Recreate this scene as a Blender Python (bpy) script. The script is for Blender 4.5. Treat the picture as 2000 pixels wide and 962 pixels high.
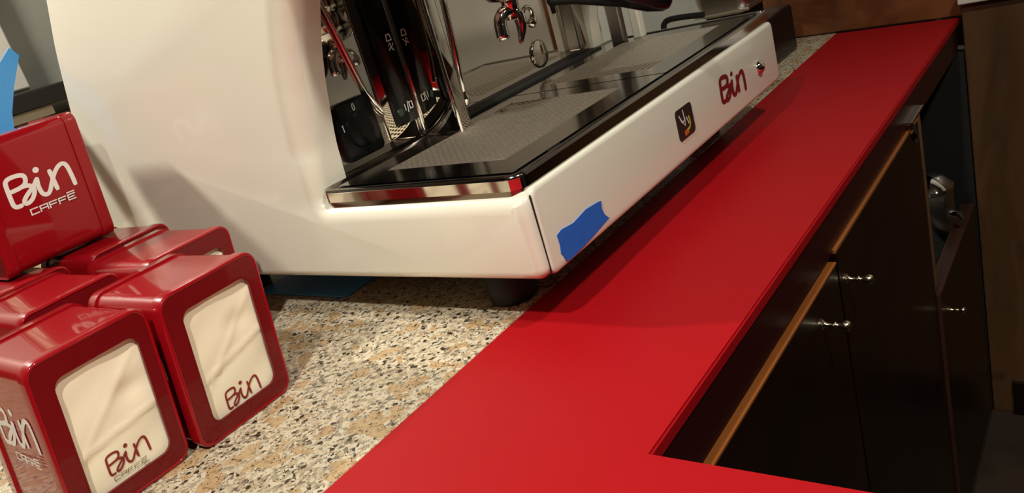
import bpy, bmesh, math, random
from mathutils import Vector, Matrix

random.seed(7)
for o in list(bpy.data.objects):
    bpy.data.objects.remove(o, do_unlink=True)
SC = bpy.context.scene
COL = SC.collection
PI = math.pi

# ------------------------------------------------------------------ camera
cam_d = bpy.data.cameras.new('camera')
cam = bpy.data.objects.new('camera', cam_d)
COL.objects.link(cam)
cam_d.sensor_width = 36.0
cam_d.lens = 36.0 * 1563.85 / 2000.0
cam_d.clip_start = 0.01
_r, _u, _b = Vector((.786, .557, -.269)), Vector((.006, .429, .903)), Vector((.618, -.712, .334))
_b.normalize(); _u = (_u - _b * _u.dot(_b)).normalized(); _r = _u.cross(_b)
M = Matrix((( _r.x, _u.x, _b.x, 0), (_r.y, _u.y, _b.y, 0), (_r.z, _u.z, _b.z, .37), (0, 0, 0, 1)))
cam.matrix_world = M
SC.camera = cam

# ------------------------------------------------------------------ world, lights, exposure
w = bpy.data.worlds.new('world'); SC.world = w
w.use_nodes = True
w.node_tree.nodes['Background'].inputs[0].default_value = (.9, .75, .6, 1)
w.node_tree.nodes['Background'].inputs[1].default_value = .006
SC.view_settings.view_transform = 'Standard'
SC.view_settings.look = 'None'
SC.view_settings.gamma = 1
SC.view_settings.use_curve_mapping = False
SC.view_settings.exposure = 0.3


def lamp(name, loc, power, col, rad):
    d = bpy.data.lights.new(name, 'POINT')
    d.energy = power; d.color = col; d.shadow_soft_size = rad
    o = bpy.data.objects.new(name, d); COL.objects.link(o); o.location = loc
    return o


WARM = (1.0, .94, .81)
def spot(name, loc, aim, power, col, rad, ang, blend):
    d = bpy.data.lights.new(name, 'SPOT')
    d.energy = power; d.color = col; d.shadow_soft_size = rad; d.spot_size = math.radians(ang); d.spot_blend = blend
    o = bpy.data.objects.new(name, d); COL.objects.link(o); o.location = loc
    o.rotation_euler = (Vector(aim) - Vector(loc)).to_track_quat('-Z', 'Y').to_euler()
    return o


spot('ceiling_spot_back', (-2.02, .16, 1.17), (-.6, .45, 0), 80, WARM, .055, 172, .3)
spot('ceiling_spot_counter', (-.26, -.22, 1.25), (-.55, .38, 0), 46, WARM, .03, 96, 1.0)
spot('fill_spot_room', (.62, .35, 1.60), (-.5, .85, 0), 60, WARM, .05, 100, 1.0)  # unseen fill light, added to brighten the machine's front panel
lamp('fill_lamp_room', (1.0, 1.0, 1.50), 3, WARM, .12)  # weak unseen fill, added to lift the room side and pale end wall


# ------------------------------------------------------------------ materials
def mat(name, col, rough=.5, metal=0, coat=0, spec=.5, bump=None, emit=None):
    m = bpy.data.materials.new(name); m.use_nodes = True
    nt = m.node_tree; p = nt.nodes['Principled BSDF']
    p.inputs['Base Color'].default_value = (*col, 1)
    p.inputs['Roughness'].default_value = rough
    p.inputs['Metallic'].default_value = metal
    p.inputs['Coat Weight'].default_value = coat
    p.inputs['Coat Roughness'].default_value = .05
    p.inputs['Specular IOR Level'].default_value = spec
    if bump:
        sc, st = bump
        tc = nt.nodes.new('ShaderNodeTexCoord'); n = nt.nodes.new('ShaderNodeTexNoise')
        n.inputs['Scale'].default_value = sc; n.inputs['Detail'].default_value = 4
        b = nt.nodes.new('ShaderNodeBump'); b.inputs['Strength'].default_value = st; b.inputs['Distance'].default_value = .002
        nt.links.new(tc.outputs['Object'], n.inputs['Vector'])
        nt.links.new(n.outputs['Fac'], b.inputs['Height']); nt.links.new(b.outputs['Normal'], p.inputs['Normal'])
    return m


def ramp(nt, stops, interp='LINEAR'):
    r = nt.nodes.new('ShaderNodeValToRGB'); cr = r.color_ramp; cr.interpolation = interp
    while len(cr.elements) < len(stops): cr.elements.new(.5)
    for e, (p, c) in zip(cr.elements, stops): e.position = p; e.color = (*c, 1)
    return r


def wood(name, dark, light, rough=.35, scale=(3, 3, 30), coat=.3):
    m = mat(name, dark, rough, coat=coat); nt = m.node_tree; p = nt.nodes['Principled BSDF']
    tc = nt.nodes.new('ShaderNodeTexCoord'); mp = nt.nodes.new('ShaderNodeMapping')
    mp.inputs['Scale'].default_value = scale
    n = nt.nodes.new('ShaderNodeTexNoise'); n.inputs['Scale'].default_value = 1.6; n.inputs['Detail'].default_value = 6
    n.inputs['Distortion'].default_value = 1.2
    r = ramp(nt, [(.32, dark), (.72, light)])
    L = nt.links.new
    L(tc.outputs['Object'], mp.inputs['Vector']); L(mp.outputs['Vector'], n.inputs['Vector'])
    L(n.outputs['Fac'], r.inputs['Fac']); L(r.outputs['Color'], p.inputs['Base Color'])
    return m


def granite():
    m = mat('granite', (.6, .5, .4), .28, spec=.5); nt = m.node_tree; p = nt.nodes['Principled BSDF']; L = nt.links.new
    tc = nt.nodes.new('ShaderNodeTexCoord')
    nz = nt.nodes.new('ShaderNodeTexNoise'); nz.inputs['Scale'].default_value = 130; nz.inputs['Detail'].default_value = 3
    mx = nt.nodes.new('ShaderNodeVectorMath'); mx.operation = 'MULTIPLY_ADD'
    L(tc.outputs['Object'], mx.inputs[2]); L(nz.outputs['Color'], mx.inputs[0]); mx.inputs[1].default_value = (.0065, .0065, .0065)
    v1 = nt.nodes.new('ShaderNodeTexVoronoi'); v1.inputs['Scale'].default_value = 240; L(mx.outputs[0], v1.inputs['Vector'])
    sep = nt.nodes.new('ShaderNodeSeparateColor'); L(v1.outputs['Color'], sep.inputs[0])
    r1 = ramp(nt, [(0, (.04, .030, .020)), (.05, (.22, .18, .13)), (.14, (.38, .32, .23)), (.28, (.56, .48, .35)), (.50, (.68, .60, .45)),
                   (.86, (.50, .39, .25))], 'CONSTANT')
    L(sep.outputs[0], r1.inputs['Fac'])
    # tan feldspar patches
    v2 = nt.nodes.new('ShaderNodeTexVoronoi'); v2.inputs['Scale'].default_value = 62; L(mx.outputs[0], v2.inputs['Vector'])
    s2 = nt.nodes.new('ShaderNodeSeparateColor'); L(v2.outputs['Color'], s2.inputs[0])
    r2 = ramp(nt, [(0, (0, 0, 0)), (.87, (1, 1, 1))], 'CONSTANT'); L(s2.outputs[1], r2.inputs['Fac'])
    m1 = nt.nodes.new('ShaderNodeMix'); m1.data_type = 'RGBA'
    ma = nt.nodes.new('ShaderNodeMath'); ma.operation = 'MULTIPLY'; ma.inputs[1].default_value = .75
    L(r2.outputs['Color'], ma.inputs[0]); L(ma.outputs[0], m1.inputs[0]); L(r1.outputs['Color'], m1.inputs[6]); m1.inputs[7].default_value = (.50, .32, .15, 1)
    # black mica flecks
    n3 = nt.nodes.new('ShaderNodeTexNoise'); n3.inputs['Scale'].default_value = 230; n3.inputs['Detail'].default_value = 2; n3.inputs['Distortion'].default_value = 1.5
    L(tc.outputs['Object'], n3.inputs['Vector'])
    r3 = ramp(nt, [(.61, (0, 0, 0)), (.635, (1, 1, 1))]); L(n3.outputs['Fac'], r3.inputs['Fac'])
    m2 = nt.nodes.new('ShaderNodeMix'); m2.data_type = 'RGBA'
    L(r3.outputs['Color'], m2.inputs[0]); L(m1.outputs[2], m2.inputs[6]); m2.inputs[7].default_value = (.035, .028, .022, 1)
    L(m2.outputs[2], p.inputs['Base Color'])
    return m


def plaster(name, c1, c2, sc=6):
    m = mat(name, c1, .7, spec=.2); nt = m.node_tree; p = nt.nodes['Principled BSDF']; L = nt.links.new
    tc = nt.nodes.new('ShaderNodeTexCoord'); n = nt.nodes.new('ShaderNodeTexNoise'); n.inputs['Scale'].default_value = sc; n.inputs['Detail'].default_value = 5
    r = ramp(nt, [(.35, c1), (.65, c2)]); L(tc.outputs['Object'], n.inputs['Vector']); L(n.outputs['Fac'], r.inputs['Fac']); L(r.outputs['Color'], p.inputs['Base Color'])
    return m


MT = dict(
    cream=mat('cream_enamel', (.82, .80, .68), .22, coat=.5),
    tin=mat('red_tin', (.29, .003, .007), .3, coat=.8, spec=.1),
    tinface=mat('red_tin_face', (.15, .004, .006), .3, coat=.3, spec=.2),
    redtop=mat('red_laminate', (.37, .004, .008), .50, spec=.2, bump=(900, .05)),
    granite=granite(),
    chrome=mat('chrome', (.80, .78, .74), .07, 1),
    mirror=mat('mirror_steel', (.60, .56, .50), .03, 1),
    traysteel=mat('tray_steel', (.36, .32, .29), .14, 1),
    grid=mat('grid_steel', (.85, .78, .68), .45, 1),
    steel=mat('brushed_steel', (.45, .43, .40), .3, 1),
    black=mat('black_plastic', (.005, .005, .005), .25, spec=.25),
    rubber=mat('black_rubber', (.01, .01, .01), .6),
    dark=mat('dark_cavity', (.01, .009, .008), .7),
    paper=mat('napkin_paper', (.90, .82, .63), .85, spec=.1, bump=(500, .06)),
    white=mat('white_print', (.80, .74, .70), .5),
    redprint=mat('red_print', (.24, .015, .012), .6),
    greyprint=mat('grey_print', (.20, .14, .10), .6),
    logored=mat('logo_red', (.20, .006, .010), .35),
    icon=mat('icon_print', (.70, .68, .64), .5),
    tape=mat('blue_tape', (.012, .14, .62), .6, bump=(120, .3)),
    bluesheet=mat('blue_plastic', (.06, .36, .85), .35),
    wood=wood('dark_wood', (.005, .0012, .0006), (.014, .0035, .0014), .35, (14, 3, 2), .1),
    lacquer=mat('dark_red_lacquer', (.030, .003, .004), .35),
    woodpanel=wood('brown_panel', (.07, .032, .013), (.13, .06, .024), .45, (10, 10, 2)),
    woodend=wood('amber_board', (.10, .030, .010), (.23, .085, .028), .4, (5, 5, 9)),
    orange=wood('raw_wood_edge', (.26, .075, .012), (.36, .115, .024), .5, (20, 3, 20), 0),
    pale=wood('pale_wood_edge', (.16, .08, .03), (.22, .11, .045), .5, (20, 20, 3), 0),
    wall=plaster('grey_plaster', (.34, .345, .31), (.40, .40, .36)),
    tile=plaster('pale_wall', (.70, .68, .61), (.82, .79, .71), 5),
    darkceil=mat('dark_ceiling', (.035, .025, .018), .8),
    darkwall=wood('dark_wall_panelling', (.02, .012, .008), (.04, .022, .014), .6, (3, 3, 1)),
    whitep=mat('white_paint', (.75, .72, .66), .5),
    knobmetal=mat('pale_brass', (.90, .80, .58), .22, 1),
    brownedge=mat('brown_edge', (.045, .016, .008), .45),
    floor=plaster('floor_tile', (.03, .02, .014), (.045, .03, .02)),
    darkledge=mat('dark_ledge', (.02, .016, .014), .5),
    beige=mat('beige_slat', (.45, .38, .28), .6),
    green=mat('green_button', (.01, .03, .02), .3),
    yellow=mat('badge_yellow', (.55, .55, .05), .5),
    orangep=mat('badge_orange', (.6, .12, .03), .5),
    badge=mat('badge_black', (.02, .018, .015), .3),
)

ORG = {}


def empty(name, loc, label, cat, group=None):
    o = bpy.data.objects.new(name, None); COL.objects.link(o); o.location = loc
    o.empty_display_size = .02
    o['label'] = label; o['category'] = cat
    if group: o['group'] = group
    ORG[o] = Vector(loc)
    return o


def obj(name, bm, m, parent=None, label=None, cat=None, kind=None, group=None, smooth=None):
    """bm holds world coordinates; the mesh is re-based to the thing's own origin"""
    me = bpy.data.meshes.new(name)
    if isinstance(bm, tuple):
        me.from_pydata(*[bm[0], [], bm[1]])
        me.validate()
    else:
        bm.to_mesh(me); bm.free()
    if parent is not None:
        org = ORG[parent]
    else:
        xs = [v.co for v in me.vertices]
        lo = [min(c[i] for c in xs) for i in range(3)]; hi = [max(c[i] for c in xs) for i in range(3)]
        org = Vector(((lo[0] + hi[0]) / 2, (lo[1] + hi[1]) / 2, lo[2]))
    me.transform(Matrix.Translation(-org))
    me.materials.append(MT[m])
    o = bpy.data.objects.new(name, me); COL.objects.link(o)
    if parent is None: o.location = org
    else: o.parent = parent
    ORG[o] = org
    if smooth is not None:
        for p in me.polygons: p.use_smooth = len(p.vertices) <= 8
        me.set_sharp_from_angle(angle=math.radians(smooth))
    if label: o['label'] = label
    if cat: o['category'] = cat
    if kind: o['kind'] = kind
    if group: o['group'] = group
    return o


# ------------------------------------------------------------------ shape helpers
def box(lo, hi, bev=0, seg=2, bm=None):
    bm2 = bmesh.new(); bmesh.ops.create_cube(bm2, size=1)
    for v in bm2.verts:
        v.co = Vector([lo[i] + (v.co[i] + .5) * (hi[i] - lo[i]) for i in range(3)])
    if bev:
        bmesh.ops.bevel(bm2, geom=list(bm2.edges), offset=bev, segments=seg, profile=.5, affect='EDGES')
    if bm is None: return bm2
    join(bm, bm2); return bm


def join(a, b):
    me = bpy.data.meshes.new('tmp'); b.to_mesh(me); b.free(); a.from_mesh(me); bpy.data.meshes.remove(me)


def tube(path, rad, seg=12, bm=None, caps=True):
    bm = bm or bmesh.new()
    path = [Vector(p) for p in path]
    if not hasattr(rad, '__len__'): rad = [rad] * len(path)
    rings = []; up = Vector((0, 0, 1))
    t0 = (path[1] - path[0]).normalized()
    n = t0.cross(up)
    if n.length < .05: n = t0.cross(Vector((1, 0, 0)))
    n.normalize()
    for i, p in enumerate(path):
        t = (path[min(i + 1, len(path) - 1)] - path[max(i - 1, 0)]).normalized()
        n = (n - t * n.dot(t)).normalized(); b = t.cross(n)
        rings.append([bm.verts.new(p + (n * math.cos(2 * PI * k / seg) + b * math.sin(2 * PI * k / seg)) * rad[i]) for k in range(seg)])
    for i in range(len(rings) - 1):
        for k in range(seg):
            bm.faces.new((rings[i][k], rings[i][(k + 1) % seg], rings[i + 1][(k + 1) % seg], rings[i + 1][k]))
    if caps:
        bm.faces.new(rings[0][::-1]); bm.faces.new(rings[-1])
    bmesh.ops.recalc_face_normals(bm, faces=bm.faces[:])
    return bm


def lathe(org, axis, prof, seg=20, bm=None):
    """prof: list of (distance along axis, radius)"""
    a = Vector(axis).normalized()
    return tube([Vector(org) + a * d for d, r in prof], [max(r, .0002) for d, r in prof], seg, bm)


def spline(pts, n=8, closed=False):
    P = [Vector(p) for p in pts]; out = []
    m = len(P)
    for i in range(m if closed else m - 1):
        if closed: a, b, c, d = P[i - 1], P[i], P[(i + 1) % m], P[(i + 2) % m]
        else: a, b, c, d = P[max(i - 1, 0)], P[i], P[i + 1], P[min(i + 2, m - 1)]
        for k in range(n):
            t = k / n
            out.append(.5 * ((2 * b) + (c - a) * t + (2 * a - 5 * b + 4 * c - d) * t * t + (3 * b - a - 3 * c + d) * t ** 3))
    if not closed: out.append(P[-1])
    return out


def rrect(u0, v0, u1, v1, r, n=6):
    out = []
    for (cx, cy, a0) in ((u1 - r, v1 - r, 0), (u0 + r, v1 - r, 90), (u0 + r, v0 + r, 180), (u1 - r, v0 + r, 270)):
        for k in range(n + 1):
            a = math.radians(a0 + 90 * k / n); out.append((cx + r * math.cos(a), cy + r * math.sin(a)))
    return out


def loft(rings, cap0=True, cap1=True, closed=True):
    """rings: lists of equal length of 3D points"""
    bm = bmesh.new(); V = [[bm.verts.new(p) for p in r] for r in rings]
    n = len(V[0])
    for i in range(len(V) - 1):
        for k in range(n):
            bm.faces.new((V[i][k], V[i][(k + 1) % n], V[i + 1][(k + 1) % n], V[i + 1][k]))
    if cap0: bm.faces.new(V[0][::-1])
    if cap1: bm.faces.new(V[-1])
    bmesh.ops.recalc_face_normals(bm, faces=bm.faces[:])
    return bm


def ribbon(strokes, width, place, bm=None, dots=(), thick=.0003):
    """flat lettering: strokes are 2D polylines, place maps (u, v, height) to the surface"""
    bm = bm or bmesh.new()
    hw = width / 2
    for si, s in enumerate(strokes):
        th = thick + .00014 * si
        s = [Vector((p[0], p[1], 0)) for p in s]
        L, R = [], []
        for i, p in enumerate(s):
            t = (s[min(i + 1, len(s) - 1)] - s[max(i - 1, 0)])
            if t.length < 1e-9: t = Vector((1, 0, 0))
            t.normalize(); n = Vector((-t.y, t.x, 0))
            if i == 0: p = p - t * hw * .6
            if i == len(s) - 1: p = p + t * hw * .6
            e = .72 if i in (0, len(s) - 1) else 1
            dz = Vector((0, 0, .00012 * i / len(s)))
            L.append(p + n * hw * e + dz); R.append(p - n * hw * e + dz)
        vl = [bm.verts.new(place(p.x, p.y, th + p.z)) for p in L]; vr = [bm.verts.new(place(p.x, p.y, th + p.z)) for p in R]
        for i in range(len(s) - 1):
            bm.faces.new((vl[i], vr[i], vr[i + 1], vl[i + 1]))
    for (cx, cy, r) in dots:
        bm.faces.new([bm.verts.new(place(cx + r * math.cos(2 * PI * k / 16), cy + r * math.sin(2 * PI * k / 16), thick)) for k in range(16)])
    return bm


def sp2(pts, n=6):
    return [(p.x, p.y) for p in spline([(a, b, 0) for a, b in pts], n)]


BIN = [
    sp2([(.115, .0), (.05, .0), (.012, .03), (.0, .10), (.0, .36), (.02, .43), (.08, .46), (.20, .46), (.275, .43), (.29, .37), (.26, .30), (.18, .265), (.03, .25)]),
    sp2([(.20, .27), (.30, .255), (.355, .20), (.345, .12), (.29, .04), (.22, .0), (.17, .01), (.18, .07), (.27, .15), (.36, .215), (.445, .31)]),
    sp2([(.445, .31), (.43, .18), (.45, .06), (.51, .02), (.57, .06), (.64, .18), (.73, .31), (.82, .385), (.89, .39), (.93, .33), (.95, .18), (.96, .01)]),
    sp2([(.655, .36), (.665, .25), (.68, .04)]),
]
BIN_DOT = [(.475, .445, .048)]


def caffe(u0, v0, w_, h):
    """C A F F E with a bar over the E, square wide letters"""
    lw = w_ / 5.0; o = []
    g = lw * .78
    x = u0
    o.append([(x + g, v0 + h), (x, v0 + h), (x, v0), (x + g, v0)]); x += lw
    o.append([(x, v0), (x, v0 + h), (x + g, v0 + h), (x + g, v0)]); o.append([(x, v0 + h * .45), (x + g, v0 + h * .45)]); x += lw
    for k in range(2):
        o.append([(x, v0), (x, v0 + h), (x + g, v0 + h)]); o.append([(x, v0 + h * .5), (x + g * .85, v0 + h * .5)]); x += lw
    o.append([(x + g, v0), (x, v0), (x, v0 + h), (x + g, v0 + h)]); o.append([(x, v0 + h * .5), (x + g * .85, v0 + h * .5)])
    o.append([(x, v0 + h * 1.45), (x + g, v0 + h * 1.45)])
    # straight corners: cut every letter into single segments
    return [[a, b] for s in o for a, b in zip(s, s[1:])]


def logo_bin(place, u, v, size, width=.055, skew=0.0):
    def pl(a, b, t): return place(u + (a + skew * b) * size, v + b * size, t)
    return ribbon(BIN, width, pl, dots=BIN_DOT)


# ================================================================== setting
obj('floor', box((-2.3, -1.7, -1.0), (1.7, 2.2, -.95)), 'floor', kind='structure')
obj('ceiling', box((-2.3, -1.7, 1.75), (1.7, 2.2, 1.8)), 'darkceil', kind='structure')
obj('wall_back', box((-2.3, -1.7, -.95), (-2.2, 2.2, 1.75)), 'wall', kind='structure')
obj('wall_end', box((-2.2, 2.05, -.95), (1.6, 2.15, 1.75)), 'wall', kind='structure')
obj('wall_near', box((-2.2, -1.7, -.95), (1.6, -1.6, 1.75)), 'darkwall', kind='structure')
obj('wall_right', box((1.6, -1.7, -.95), (1.7, 2.2, 1.75)), 'darkwall', kind='structure')
wp = box((-.27, 1.90, .05), (1.6, 2.05, 1.75)); obj('wall_end_pale', wp, 'tile', kind='structure')
# details of the back wall
obj('trim_1', box((-2.2, .86, .385), (-2.185, .93, 1.0), .004), 'tile', kind='structure')
obj('trim_2', box((-2.2, -.6, .335), (-2.10, 1.9, .378), .004), 'darkledge', kind='structure')
obj('trim_3', box((-2.2, -.6, .310), (-2.12, .93, .334), .003), 'beige', kind='structure')
obj('baseboard_back', box((-2.2, -.6, -.2), (-2.17, 1.9, .309), .003), 'woodpanel', kind='structure')

# brown panel at the right end of the counter with a white ledge on top
t = empty('tall_cabinet', (.5, 1.88, -.95), 'tall dark brown wooden cabinet side at the far right, under the white ledge', 'cabinet')
obj('panel', box((-.283, 1.86, -.95), (1.2, 1.90, .028), .003), 'woodpanel', t)
obj('plinth', box((-.24, 1.85, -.95), (1.2, 1.86, -.86), .002), 'wood', t)
o = obj('ledge', box((-.286, 1.84, .030), (1.2, 2.04, .05), .003), 'whitep', label='white ledge on top of the tall brown cabinet at the far right', cat='ledge')

# amber board closing the counter's far end
bm = box((-.25, -.012, 0), (.25, .012, .24), .002)
bm.transform(Matrix.Translation((-.515, 1.925, .003)) @ Matrix.Rotation(math.radians(-10), 4, 'Z'))
obj('end_board', bm, 'woodend', label='amber brown wooden board standing across the far end of the red strip', cat='board')

# ================================================================== counter
gr = obj('granite_worktop', box((-2.05, -1.0, -.035), (-.545, 1.95, 0), .001, 1), 'granite',
         label='speckled beige, grey and black granite worktop under the coffee machine', cat='worktop')
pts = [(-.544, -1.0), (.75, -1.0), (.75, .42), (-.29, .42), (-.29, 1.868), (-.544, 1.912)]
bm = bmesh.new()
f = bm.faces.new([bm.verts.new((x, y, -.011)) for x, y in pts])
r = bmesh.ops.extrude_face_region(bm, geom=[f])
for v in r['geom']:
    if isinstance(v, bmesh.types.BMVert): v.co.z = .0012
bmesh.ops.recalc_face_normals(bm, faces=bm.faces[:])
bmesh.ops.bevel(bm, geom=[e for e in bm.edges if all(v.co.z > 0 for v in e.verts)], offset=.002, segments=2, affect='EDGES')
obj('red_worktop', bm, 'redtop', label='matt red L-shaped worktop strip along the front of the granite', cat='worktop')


def knob(parent, base, ln=.05):
    b = Vector(base)
    return obj('knob', lathe(b, (1, 0, 0), [(0, .0065), (.0015, .0068), (.003, .004), (.006, .0026), (ln * .40, .0024), (ln * .46, .0042), (ln * .52, .0026), (ln * .64, .0030),
               (ln * .72, .0050), (ln * .84, .0064), (ln * .95, .0052), (ln, .002)], 16), 'knobmetal', parent, smooth=50)


# base cabinet below the main run
c = empty('base_cabinet', (-.6, .9, -.95), 'dark stained base cabinet with two doors below the red strip', 'cabinet')
obj('carcass', box((-2.0, -.95, -.86), (-.312, 1.41, -.0665)), 'wood', c)
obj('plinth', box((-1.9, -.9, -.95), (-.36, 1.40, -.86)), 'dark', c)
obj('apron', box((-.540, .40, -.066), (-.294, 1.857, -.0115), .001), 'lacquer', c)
obj('rail', box((-.309, .43, -.078), (-.2895, .897, -.0745), .0006), 'orange', c, label='raw orange wood edge')
obj('rail', box((-.307, .900, -.0655), (-.2895, 1.41, -.0605), .0006), 'orange', c, label='raw orange wood edge')
d1 = obj('door', box((-.311, .33, -.84), (-.290, .897, -.079), .001), 'wood', c)
d2 = obj('door', box((-.311, .903, -.84), (-.290, 1.408, -.066), .001), 'wood', c)
knob(d1, (-.290, .816, -.115), .033); knob(d2, (-.290, .925, -.112), .033)
kk = empty('hook', (-.29, 1.345, -.05), 'small chrome hook under the red strip beside the pale post', 'hook')
obj('plate', box((-.304, 1.335, -.05), (-.284, 1.43, -.046), .0008), 'chrome', kk)
obj('drop', lathe((-.284, 1.335, -.046), (.1, 0, -1), [(0, .003), (.01, .004), (.022, .006), (.030, .004), (.034, .001)], 12), 'chrome', kk, smooth=50)

# lower cabinet in the niche and the steel urn above it
c2 = empty('low_cabinet', (-.45, 1.62, -.95), 'low dark cabinet with one door in the niche beside the tall brown cabinet', 'cabinet')
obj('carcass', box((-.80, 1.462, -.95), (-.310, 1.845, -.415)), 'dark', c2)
d3 = obj('door', box((-.310, 1.415, -.93), (-.285, 1.84, -.40), .002), 'wood', c2)
obj('edge_band', box((-.3105, 1.413, -.399), (-.284, 1.835, -.396), .0005), 'brownedge', d3)
knob(d3, (-.285, 1.47, -.457), .03)
ur = empty('steel_canister', (-.350, 1.715, -.415), 'dull steel canister with a bright rim in the dark niche', 'canister')
obj('body', lathe((-.350, 1.715, -.415), (0, 0, 1), [(0, .045), (.004, .048), (.10, .048), (.104, .045)], 24), 'steel', ur, smooth=40)
obj('lid', lathe((-.350, 1.715, -.311), (0, 0, 1), [(0, .050), (.008, .051), (.014, .046), (.03, .030), (.034, .01)], 24), 'chrome', ur, smooth=40)
obj('tap', tube([(-.305, 1.70, -.36), (-.292, 1.695, -.36), (-.286, 1.693, -.372)], [.008, .008, .006], 10), 'chrome', ur, smooth=50)
obj('end_post', box((-.50, 1.412, -.40), (-.296, 1.460, -.067), .002), 'pale', c2, label='pale raw wood post')
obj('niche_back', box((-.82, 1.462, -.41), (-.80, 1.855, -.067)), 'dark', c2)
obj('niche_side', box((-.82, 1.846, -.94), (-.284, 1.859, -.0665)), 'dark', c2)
obj('edge_band', box((-.3105, 1.4125, -.93), (-.284, 1.4150, -.396), .0005), 'brownedge', d3)

# cabinet below the return
c3 = empty('return_cabinet', (.2, -.3, -.95), 'dark base cabinet under the near return of the red worktop', 'cabinet')
obj('carcass', box((-.28, -.95, -.86), (.70, .36, -.0115)), 'wood', c3)
obj('plinth', box((-.28, -.9, -.95), (.65, .32, -.86)), 'dark', c3)

# ================================================================== espresso machine
YN, YF = .60, 1.372
em = empty('espresso_machine', (-.9, .98, 0), 'large cream two-group espresso machine with a mirrored back and steel drip tray', 'coffee machine')


def fillet_poly(pts, seg=7):
    out = []
    n = len(pts)
    for i in range(n):
        p0 = Vector(pts[i - 1][:2]); p = Vector(pts[i][:2]); p1 = Vector(pts[(i + 1) % n][:2]); r = pts[i][2]
        a = (p0 - p); b = (p1 - p); la, lb = a.length, b.length; a.normalize(); b.normalize()
        ang = math.acos(max(-1, min(1, a.dot(b))))
        if r <= 0 or ang > PI - .02: out.append(p); continue
        tl = min(r / math.tan(ang / 2), la * .49, lb * .49); rr = tl * math.tan(ang / 2)
        cdir = (a + b).normalized(); cc = p + cdir * (rr / math.sin(ang / 2))
        s = p + a * tl - cc; e = p + b * tl - cc
        a0 = math.atan2(s.y, s.x); a1 = math.atan2(e.y, e.x); da = (a1 - a0 + PI) % (2 * PI) - PI
        for k in range(seg + 1):
            th = a0 + da * k / seg; out.append(cc + Vector((math.cos(th), math.sin(th))) * rr)
    return out


# (x, z, fillet)
mouth = [(-.812, .143, .022), (-.806, .165, 0), (-.801, .210, .2), (-.793, .242, .3), (-.781, .286, .3), (-.768, .322, .3), (-.753, .355, .2), (-.730, .400, .1), (-.670, .447, .05)]
outl = [(-1.355, .040, .05), (-.489, .046, .014), (-.490, .146, .014)] + mouth + [(-.56, .455, .02), (-.57, .53, .04), (-1.215, .54, .06), (-1.288, .42, .3), (-1.342, .30, .3), (-1.372, .17, .2)]


def resample(P, step=.012):
    out = []
    n = len(P)
    for i in range(n):
        a, b = P[i], P[(i + 1) % n]; L = (b - a).length
        if L < 1e-6: continue
        k = max(1, int(L / step))
        for j in range(k): out.append(a + (b - a) * j / k)
    return out


def side_shell(y0, y1, sgn, poly=outl):
    P = resample(fillet_poly(poly))
    n = len(P)
    area = sum(P[i].x * P[(i + 1) % n].y - P[(i + 1) % n].x * P[i].y for i in range(n))
    N, R = [], []
    for i in range(n):
        t = (P[(i + 1) % n] - P[i - 1]).normalized()
        nn = Vector((t.y, -t.x)) * (1 if area > 0 else -1); N.append(nn)
        x, z = P[i]
        if z > .138 and x > -.83 and z < .50: rad = (.034 if x < -.715 else .012) if z > .20 else .022
        else: rad = .012
        R.append(rad)
    for it in range(12):
        R = [(R[i - 1] + 2 * R[i] + R[(i + 1) % n]) / 4 for i in range(n)]
    rings = []
    for k in range(9):
        ph = PI / 2 * k / 8
        rings.append([(P[i].x - N[i].x * R[i] * (1 - math.sin(ph)), y0 + sgn * R[i] * (1 - math.cos(ph)), P[i].y - N[i].y * R[i] * (1 - math.sin(ph))) for i in range(n)])
    rings.append([(p.x, y1, p.y) for p in P])
    bm = loft(rings)
    for f_ in bm.faces: f_.smooth = len(f_.verts) < 5
    return bm


obj('side_panel', side_shell(YN, .655, 1), 'cream', em, smooth=35)
outl_far = [((-.502 if p[0] > -.5 else p[0]),) + p[1:] for p in outl]
obj('side_panel', side_shell(YF, 1.315, -1, outl_far), 'cream', em, smooth=35)

# front panel below the tray, rounded along its far end
ring = rrect(.613, .0465, 1.366, .146, .010)
R0 = [(-.494, y, z) for y, z in ring]
R1 = [(-.490, y, z) for y, z in rrect(.6135, .047, 1.3655, .1455, .010)]
R2 = [(-.4882, y, z) for y, z in rrect(.6150, .0485, 1.364, .144, .009)]
R3 = [(-.4875, y, z) for y, z in rrect(.6185, .052, 1.3605, .1405, .007)]
RB = [(-.515, y, z) for y, z in ring]
fp = obj('front_panel', loft([RB, R0, R1, R2, R3]), 'cream', em, smooth=40)


obj('seam', box((-.4900, .6118, .051), (-.4886, .6132, .140)), 'dark', em)


def on_front(u, v, tck):  # u along the panel, v up
    return (-.4875 + tck, u, v)


obj('logo', ribbon(BIN, .085, lambda a, b, tt: on_front(1.112 + (a + .06 * b) * .098, .0815 - a * .008 + b * .076, .0004 + tt), dots=BIN_DOT), 'logored', fp, label='dark red logo lettering')
# badge
rr0 = rrect(.954, .075, 1.006, .117, .006)
bd = obj('badge', loft([[on_front(u, v, -.001) for u, v in rr0], [on_front(u, v, .0012) for u, v in rr0]]), 'badge', fp, label='small dark square badge with a coloured emblem')


def pb(u, v, tck): return on_front(.954 + u * .052, .075 + v * .042, .0013 + tck)


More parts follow.
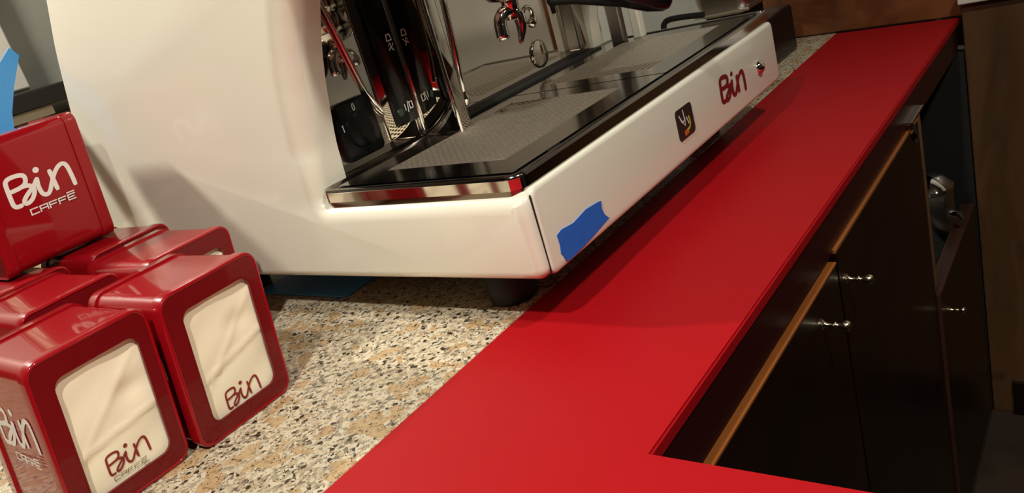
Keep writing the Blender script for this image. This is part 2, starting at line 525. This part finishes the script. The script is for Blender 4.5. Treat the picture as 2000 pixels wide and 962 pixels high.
bmw = ribbon([[(.16, .80), (.28, .56), (.45, .56), (.42, .90)], [(.30, .56), (.42, .40), (.46, .60)], [(.56, .62), (.64, .40)]], .07, pb)
obj('emblem_figure', bmw, 'icon', bd)
obj('emblem_arc', ribbon([sp2([(.70, .60), (.74, .42), (.66, .26), (.52, .22)])], .07, pb), 'yellow', bd)
obj('emblem_patch', ribbon([[(.34, .20), (.58, .24)], [(.34, .12), (.52, .14)]], .12, pb), 'orangep', bd)
obj('button', lathe((-.4880, 1.275, .090), (1, 0, 0), [(0, .0115), (.003, .0115), (.006, .0095), (.009, .006), (.010, .001)], 20), 'chrome', fp, smooth=40)

# drip tray
tr = obj('drip_tray', loft([
    [(x, y, .130) for x, y in rrect(-.806, .612, -.499, 1.376, .016)],
    [(x, y, .147) for x, y in rrect(-.808, .606, -.494, 1.382, .018)],
    [(x, y, .160) for x, y in rrect(-.808, .606, -.494, 1.382, .018)],
    [(x, y, .1628) for x, y in rrect(-.807, .6075, -.4955, 1.3805, .017)],
    [(x, y, .1635) for x, y in rrect(-.805, .610, -.498, 1.378, .015)],
    [(x, y, .1630) for x, y in rrect(-.803, .613, -.501, 1.375, .013)],
    [(x, y, .1585) for x, y in rrect(-.800, .617, -.505, 1.371, .010)],
    [(x, y, .1575) for x, y in rrect(-.796, .621, -.509, 1.367, .008)],
]), 'traysteel', em, smooth=45)


def perforated(x0, y0, x1, y1, z, mx, my, pitch=.0100, hole=.0062):
    """plain frame and a field of square holes, margins mx / my"""
    nx = int((x1 - x0 - 2 * mx) / pitch); ny = int((y1 - y0 - 2 * my) / pitch)
    ax = (x0 + x1) / 2 - nx * pitch / 2; ay = (y0 + y1) / 2 - ny * pitch / 2; bx = ax + nx * pitch; by = ay + ny * pitch
    A, AF, V, F = [], [], [], []
    def q(*p):
        i = len(A); A.extend(p); AF.append(tuple(range(i, i + len(p))))
    q((x0, y0, z), (x1, y0, z), (x1, ay, z), (x0, ay, z)); q((x0, by, z), (x1, by, z), (x1, y1, z), (x0, y1, z))
    q((x0, ay, z), (ax, ay, z), (ax, by, z), (x0, by, z)); q((bx, ay, z), (x1, ay, z), (x1, by, z), (bx, by, z))
    m = (pitch - hole) / 2
    for i in range(nx):
        for j in range(ny):
            a, b = ax + i * pitch, ay + j * pitch
            o = [(a, b), (a + pitch, b), (a + pitch, b + pitch), (a, b + pitch)]
            sh = pitch * .22 * (1 if j % 2 else -1) * 0
            h = [(a + m + sh, b + m), (a + pitch - m + sh, b + m), (a + pitch - m + sh, b + pitch - m), (a + m + sh, b + pitch - m)]
            k = len(V)
            V.extend([(p[0], p[1], z) for p in o]); V.extend([(p[0], p[1], z + .0004) for p in h]); V.extend([(p[0], p[1], z - .002) for p in h])
            for s in range(4):
                e = (s + 1) % 4
                F.append((k + s, k + e, k + 4 + e, k + 4 + s)); F.append((k + 4 + s, k + 4 + e, k + 8 + e, k + 8 + s))
    return (A, AF), (V, F)


for (ya, yb) in ((.626, 1.000), (1.004, 1.362)):
    fr, fi = perforated(-.792, ya, -.513, yb, .1615, .044, .044)
    cg = obj('cup_grid', fr, 'traysteel', tr)
    obj('perforated_field', fi, 'grid', cg)
obj('grid_well', box((-.794, .624, .1582), (-.511, 1.364, .1586)), 'dark', tr)
for yy in (.70, 1.335):
    obj('slot', box((-.5085, yy - .012, .1612), (-.5055, yy + .012, .1622)), 'dark', tr)
obj('tray_gap', box((-.8118, .66, .150), (-.8085, 1.31, .1605)), 'dark', em)
obj('gap_strip', box((-.8118, .850, .1600), (-.786, 1.31, .1648), .0008), 'rubber', em)  # black strip laid over the gap between tray and mirror
ro, ri = rrect(-.8086, .6054, -.4934, 1.3826, .0184), rrect(-.807, .607, -.495, 1.381, .017)
obj('skirt', loft([[(x, y, .1475) for x, y in ro], [(x, y, .1595) for x, y in ro], [(x, y, .1600) for x, y in ri]], cap0=False, cap1=False), 'chrome', tr, smooth=40)

# mirrored back and housing
obj('back_panel', box((-.830, .655, .120), (-.812, 1.315, .50)), 'mirror', em)
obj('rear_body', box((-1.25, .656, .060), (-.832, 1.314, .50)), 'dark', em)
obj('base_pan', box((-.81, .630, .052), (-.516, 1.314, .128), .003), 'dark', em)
obj('top_housing', box((-1.22, .656, .452), (-.575, 1.314, .545), .012), 'cream', em)

# chrome column between the groups' controls
co = obj('column', box((-.812, .821, .1605), (-.739, .846, .452), .0035, 3), 'mirror', em, smooth=40)
obj('edge_rail', tube([(-.741, .8225, .162), (-.741, .8225, .452)], .0035, 10), 'chrome', co, smooth=60)
obj('edge_rail', tube([(-.809, .8205, .166), (-.809, .8205, .452)], .0035, 10), 'chrome', co, smooth=60)

# control strip
st = obj('control_strip', loft([[(-.8125, y, z) for y, z in rrect(.776, .190, .817, .368, .004)], [(-.8085, y, z) for y, z in rrect(.776, .190, .817, .368, .004)],
                                [(-.8078, y, z) for y, z in rrect(.7768, .1908, .8162, .3672, .0035)]]), 'black', em, smooth=40)


def on_strip(u, v, tck): return (-.8077 + tck, u, v)


ic = ribbon([[(.802, .304), (.812, .304), (.810, .312), (.804, .312), (.802, .304)], [(.803, .297), (.806, .301), (.808, .294), (.812, .299)], [(.802, .292), (.806, .295), (.810, .290)]], .0022, on_strip)
obj('icon', ic, 'icon', st)
ic = ribbon([[(.797, .208), (.797, .216)], [(.801, .205), (.804, .219)], [(.806, .208), (.812, .208), (.812, .217), (.806, .217), (.806, .208)]], .002, on_strip)
obj('icon', ic, 'icon', st)
obj('button', lathe((-.8080, .786, .208), (1, 0, 0), [(0, .006), (.0008, .0055)], 16), 'green', st)

# rotary power switch
sw = obj('power_switch', loft([[(-.8125, y, z) for y, z in rrect(.668, .176, .738, .252, .008)], [(-.806, y, z) for y, z in rrect(.668, .176, .738, .252, .008)],
                               [(-.804, y, z) for y, z in rrect(.671, .179, .735, .249, .007)]]), 'black', em, smooth=40)
obj('dial', loft([[(-.804, .703 + math.cos(a) * .024, .212 + math.sin(a) * .024) for a in [2 * PI * k / 24 for k in range(24)]],
                  [(-.799, .703 + math.cos(a) * .023, .212 + math.sin(a) * .023) for a in [2 * PI * k / 24 for k in range(24)]],
                  [(-.797, .703 + math.cos(a) * .010, .212 + math.sin(a) * .021) for a in [2 * PI * k / 24 for k in range(24)]],
                  [(-.785, .703 + math.cos(a) * .006, .212 + math.sin(a) * .020) for a in [2 * PI * k / 24 for k in range(24)]]]), 'black', sw, smooth=40)
obj('mark', ribbon([sp2([(.7015, .2385), (.7015, .2455), (.7045, .2455), (.7045, .2385), (.7015, .2385)], 2)], .0012, lambda u, v, q: (-.8039 + q, u, v)), 'icon', sw)
obj('mark', ribbon([[(.674, .224), (.6755, .226), (.6755, .217)]], .0014, lambda u, v, q: (-.8039 + q, u, v)), 'icon', sw)

# steam wands
obj('steam_wand', tube(spline([(-.735, .862, .46), (-.738, .861, .36), (-.745, .860, .27), (-.7505, .860, .215), (-.7525, .860, .196), (-.7532, .860, .188)], 6),
    [.0048] * 19 + [.0048, .005, .006, .0072, .0075, .0074, .007, .0062, .0055, .005, .004, .003, .0015], 14), 'chrome', em, smooth=60)
obj('steam_wand', tube([(-.8085, .700, .44), (-.8085, .714, .369), (-.8085, .737, .252), (-.8085, .753, .222), (-.8085, .756, .216)], [.0028, .0028, .0028, .0036, .002], 12), 'chrome', em, smooth=60)
obj('steam_wand', tube(spline([(-.745, 1.325, .46), (-.745, 1.320, .36), (-.748, 1.320, .27), (-.75, 1.32, .24)], 5), .0062, 14), 'chrome', em, smooth=60)
obj('side_post', box((-.778, 1.335, .1605), (-.750, 1.352, .452), .003), 'steel', em)
obj('side_post', box((-.737, 1.345, .1605), (-.718, 1.365, .452), .003), 'cream', em)
# round cap on the mirror
obj('round_cap', lathe((-.812, 1.147, .197), (1, 0, 0), [(0, .0235), (.002, .0240), (.0035, .0232), (.0042, .0215), (.0043, .001)], 28), 'mirror', em, smooth=40)

# groups
for gy in (.87, 1.15):
    g = obj('group_head', lathe((-.64, gy, .455), (0, 0, -1), [(0, .050), (.035, .050), (.045, .044), (.085, .044), (.092, .040)], 28), 'chrome', em, smooth=40)
    obj('neck', box((-.812, gy - .035, .40), (-.64, gy + .035, .4515), .01), 'chrome', g)
# portafilter in the near group
GX, GY = -.64, .87
pf = empty('portafilter', (GX, GY, .255), 'chrome portafilter with a double spout and black handle hanging in the near group', 'portafilter')
obj('basket_ring', lathe((GX, GY, .363), (0, 0, -1), [(0, .036), (.004, .038), (.030, .038), (.036, .034), (.046, .026), (.050, .012)], 28), 'chrome', pf, smooth=40)
dirh = Vector((.19, .094, -.060)).normalized()
obj('stem', tube([Vector((GX, GY, .330)) + dirh * .03, Vector((GX, GY, .328)) + dirh * .055], [.011, .009], 14), 'chrome', pf, smooth=50)
hp = [Vector((GX, GY, .323)) + dirh * s for s in (.052, .055, .060, .066, .085, .11, .15, .18, .198, .206, .209)]
hp[-4:] = [p - Vector((0, 0, .004)) for p in hp[-4:]]
obj('handle', tube(hp, [.012, .0160, .0170, .0150, .0135, .0145, .0165, .0175, .0165, .0125, .006], 18), 'black', pf, smooth=50)
sp = obj('spout', lathe((GX, GY, .315), (0, 0, -1), [(0, .011), (.010, .011), (.016, .009), (.026, .009)], 16), 'chrome', pf, smooth=50)
pth = spline([(GX, GY, .300), (GX - .004, GY - .012, .300), (GX - .006, GY - .021, .293), (GX - .006, GY - .024, .282), (GX - .006, GY - .024, .268)], 5)
obj('outlet', tube(pth, [.0085] * (len(pth) - 3) + [.0088, .0080, .0068], 14), 'chrome', sp, smooth=60)
pth = spline([(GX, GY, .298), (GX + .004, GY + .004, .294), (GX + .006, GY + .005, .284), (GX + .005, GY + .003, .270), (GX + .003, GY - .003, .257)], 5)
n = len(pth)
obj('outlet', tube(pth, [.0085 - .006 * (i / (n - 1)) ** 3 for i in range(n)], 14), 'chrome', sp, smooth=60)
obj('hook', tube(spline([(GX + .004, GY + .010, .285), (GX + .006, GY + .020, .297), (GX + .006, GY + .032, .294), (GX + .004, GY + .036, .281), (GX + .003, GY + .028, .272)], 5), [.003] * 14 + [.004, .005, .006, .0068, .0065, .0058, .004], 12), 'chrome', sp, smooth=60)

# feet
for (fx, fy) in ((-.614, .686), (-.614, 1.29), (-1.16, .680), (-1.16, 1.29)):
    ft = obj('foot', lathe((fx, fy, -.0192), (0, 0, 1), [(0, .029), (.002, .031), (.034, .031), (.039, .027)], 24), 'rubber', em, smooth=40)
    obj('foot_collar', lathe((fx, fy, .019), (0, 0, 1), [(0, .022), (.034, .022)], 24), 'grid', ft, smooth=40)

# blue tape on the front panel
tp = [(.636, .0845), (.646, .0865), (.670, .0835), (.700, .0870), (.726, .0845), (.733, .0830), (.7305, .0745), (.733, .0660), (.741, .0585), (.700, .0535), (.670, .0512), (.650, .0500), (.640, .0520), (.637, .0600), (.6345, .0640), (.6365, .0720)]
bm = loft([[on_front(u, v, .0002) for u, v in tp], [on_front(u, v, .0010) for u, v in tp]])
tape = obj('masking_tape', bm, 'tape', label='torn piece of blue masking tape stuck on the cream front panel', cat='tape')

# the machine was drawn at 1/0.95 of its real size
for o_ in (em, pf, tape):
    o_.scale = (.95, .95, .95)
    o_.location = o_.location * .95 + Vector((0, 0, .0185))

# ================================================================== napkin holders
NW, ND = .119, .146
HV = Vector((-.004, .023, .160))


def holder(name, t0, yaw, label, w_=NW, d_=ND, z0=0.0, hv=HV, napkin=True, front_logo=False, front_caffe=False, side=(), group=None, seed=0):
    cy, sy = math.cos(math.radians(yaw)), math.sin(math.radians(yaw))
    O = Vector((t0[0], t0[1], z0)); W = Vector((cy, sy, 0)); D = Vector((-sy, cy, 0)); H = hv / hv.z
    hh = hv.z
    def P(a, b, c_): return O + W * a + D * b + H * c_
    t = empty(name, O + W * w_ / 2 + D * d_ / 2, label, 'napkin holder', group)
    r = .015
    lid = .0165
    def ringat(b, ins, rad): return [P(a, b, c_) for a, c_ in rrect(ins, ins, w_ - ins, hh - ins, rad)]
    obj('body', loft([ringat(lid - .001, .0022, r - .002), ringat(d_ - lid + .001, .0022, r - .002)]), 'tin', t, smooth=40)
    wu0, wu1, wv0, wv1 = .175 * w_, .862 * w_, .118 * hh, .858 * hh
    for back in (0, 1):
        def Q(b): return d_ - b if back else b
        rings = [ringat(Q(lid), .0022, r - .002), ringat(Q(lid), 0.0, r), ringat(Q(.0024), 0.0, r), ringat(Q(.0010), .0004, r - .0004), ringat(Q(.0002), .0013, r - .0012), ringat(Q(0), .0024, r - .0022), ringat(Q(0.0002), .0032, r - .003), ringat(Q(.0010), .0038, r - .0036)]
        cap = obj('lid', loft(rings, cap0=False, cap1=False), 'tin', t, smooth=50)
        # window plate with rounded opening and a rolled rim
        outer = rrect(.0037, .0037, w_ - .0037, hh - .0037, r - .0035)
        inner = rrect(wu0, wv0, wu1, wv1, .010)
        inner2 = rrect(wu0 - .0015, wv0 - .0015, wu1 + .0015, wv1 + .0015, .0112)
        rg = [[P(a, Q(.0012), c_) for a, c_ in outer], [P(a, Q(0.0006), c_) for a, c_ in outer], [P(a, Q(.0006), c_) for a, c_ in inner2], [P(a, Q(.0002), c_) for a, c_ in inner2],
              [P(a, Q(.0003), c_) for a, c_ in inner], [P(a, Q(.0035), c_) for a, c_ in inner]]
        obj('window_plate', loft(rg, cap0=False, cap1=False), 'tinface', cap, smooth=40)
    # napkin stack
    if napkin:
        rnd = random.Random(seed)
        nx, nz = 26, 34
        V = []
        ang = rnd.uniform(.25, .5); c0 = rnd.uniform(.38, .46); c1 = rnd.uniform(.50, .62); du, dv = rnd.uniform(.7, .85), rnd.uniform(.55, .7)
        def relief(u, v):
            k = v - (c0 - .12 + ang * .35 * u)
            k2 = v - (c1 - .30 + 1.1 * u * .6)
            q = .0016 * math.exp(-(k / .018) ** 2) + .0012 / (1 + math.exp(-k * 60)) + .0011 * math.exp(-(k2 / .03) ** 2) * (1 - abs(u - .5))
            q -= .0030 * math.exp(-(((u - du) / .16) ** 2 + ((v - dv) / .08) ** 2))
            q += .0005 * math.sin(9 * u + 4 * v) + .0004 * math.sin(17 * v - 6 * u)
            return q
        def N(u, v, off=0):
            a = wu0 - .002 + u * (wu1 - wu0 + .004); c_ = wv0 - .002 + v * (wv1 - wv0 + .004)
            return P(a, .0062 - relief(u, v) - off, c_)
        for j in range(nz + 1):
            for i in range(nx + 1): V.append(N(i / nx, j / nz))
        F = [(j * (nx + 1) + i, j * (nx + 1) + i + 1, (j + 1) * (nx + 1) + i + 1, (j + 1) * (nx + 1) + i) for j in range(nz) for i in range(nx)]
        np_ = obj('napkins', (V, F), 'paper', t, smooth=80)
        if front_logo:
            asp = (wv1 - wv0) / (wu1 - wu0)
            s = .50
            v_0 = .10 if front_caffe else .030
            def pl(a, b, q): return N(.28 + a * s, v_0 + b * s / asp * .95, .0003 + q)
            obj('napkin_logo', ribbon(BIN, .05, pl, dots=BIN_DOT), 'redprint', np_, label='dark red printed lettering')
            if front_caffe:
                obj('napkin_caption', ribbon(caffe(.05, -.16, .80, .075), .020, pl), 'greyprint', np_)
    # white printed logos on the sides
    for sd in side:
        u0, wd = .16 * d_ + .012, .58 * d_
        def ps(a, b, q):
            aa = u0 + a * wd; vv = .47 * hh + b * wd * .92
            return P(w_ - .0022 + q, aa, vv) if sd > 0 else P(.0022 - q, d_ - aa, vv)
        obj('side_logo', ribbon(BIN, .068, ps, dots=BIN_DOT), 'white', t, label='white printed lettering')
        obj('side_caption', ribbon(caffe(.20, -.20, .72, .085), .026, ps), 'white', t)
    return t


holder('napkin_holder', (-.748, .184), 89.5, 'red tin napkin holder nearest the bottom left corner, napkins printed with two-line logo', front_logo=True, front_caffe=True, side=(-1,), seed=1)
holder('napkin_holder', (-.734, .3085), 91, 'red tin napkin holder at the right end of the front pair, standing on open granite', front_logo=True, side=(-1,), seed=2)
holder('napkin_holder', (-.890, .384), 91, 'red tin napkin holder second in line behind the right front one, white napkins just showing', side=(-1,), seed=3)
holder('napkin_holder', (-.928, .254), 91, 'red tin napkin holder hidden behind the bottom left one, only its top visible', side=(-1,), seed=4)
holder('napkin_holder', (-1.062, .402), 92, 'rearmost red tin napkin holder at the cream machine side, under the raised one', side=(-1,), seed=5)
holder('napkin_holder', (-1.090, .268), 90, 'red tin napkin holder at the left frame edge beneath the raised one', side=(-1,), seed=6)
holder('napkin_holder', (-1.258, .354), 0, 'red tin napkin holder raised on top of the others, white logo facing the front', w_=.12, d_=.150, z0=.1605, hv=Vector((-.006, .020, .174)), side=(1,), seed=7)

# ================================================================== background things
# blue sheet behind the stack and blue film under the machine
rg = []
for (r_, l_) in (((.577, .428), (.568, .442)), ((.549, .386), (.530, .412)), ((.530, .352), (.503, .372)), ((.505, .28), (.472, .29)), ((.495, .20), (.462, .20))):
    rg.append([(-1.345, r_[0], r_[1]), (-1.345, l_[0], l_[1]), (-1.348, l_[0], l_[1]), (-1.348, r_[0], r_[1])])
obj('blue_strap', loft(rg), 'bluesheet', label='bright blue plastic strap rising behind the raised napkin holder', cat='strap')
obj('blue_film', box((-1.06, .625, .0004), (-.86, 1.10, .003), .0005, 1), 'bluesheet', label='blue plastic film lying on the granite under the coffee machine', cat='film')

# grinder beyond the machine
gx = empty('coffee_grinder', (-.69, 1.72, 0), 'grey steel coffee grinder on a black base beyond the drip tray', 'coffee grinder')
obj('base', box((-.76, 1.64, .0005), (-.60, 1.82, .10), .006), 'black', gx)
obj('body', loft([[(x, y, .124) for x, y in rrect(-.742, 1.66, -.640, 1.80, .02)], [(x, y, .16) for x, y in rrect(-.750, 1.65, -.632, 1.81, .025)], [(x, y, .36) for x, y in rrect(-.750, 1.65, -.632, 1.81, .025)]]), 'steel', gx, smooth=40)
obj('collar', box((-.735, 1.67, .099), (-.65, 1.79, .1245), .004), 'dark', gx)
obj('skirt', box((-.752, 1.648, .128), (-.630, 1.812, .134), .002), 'chrome', gx)
obj('hopper', lathe((-.69, 1.73, .36), (0, 0, 1), [(0, .04), (.02, .05), (.14, .075), (.16, .075)], 24), 'black', gx, smooth=40)
bh = empty('bent_rod', (-.80, 1.60, 0), 'black bent tube handle on a small steel base behind the tray', 'handle')
obj('rod', tube(spline([(-.800, 1.60, .02), (-.800, 1.60, .125), (-.797, 1.60, .140), (-.785, 1.60, .147), (-.75, 1.60, .147), (-.706, 1.60, .1435)], 5), .0062, 12), 'rubber', bh, smooth=60)
obj('base', box((-.83, 1.57, .0005), (-.77, 1.63, .021), .004), 'steel', bh)
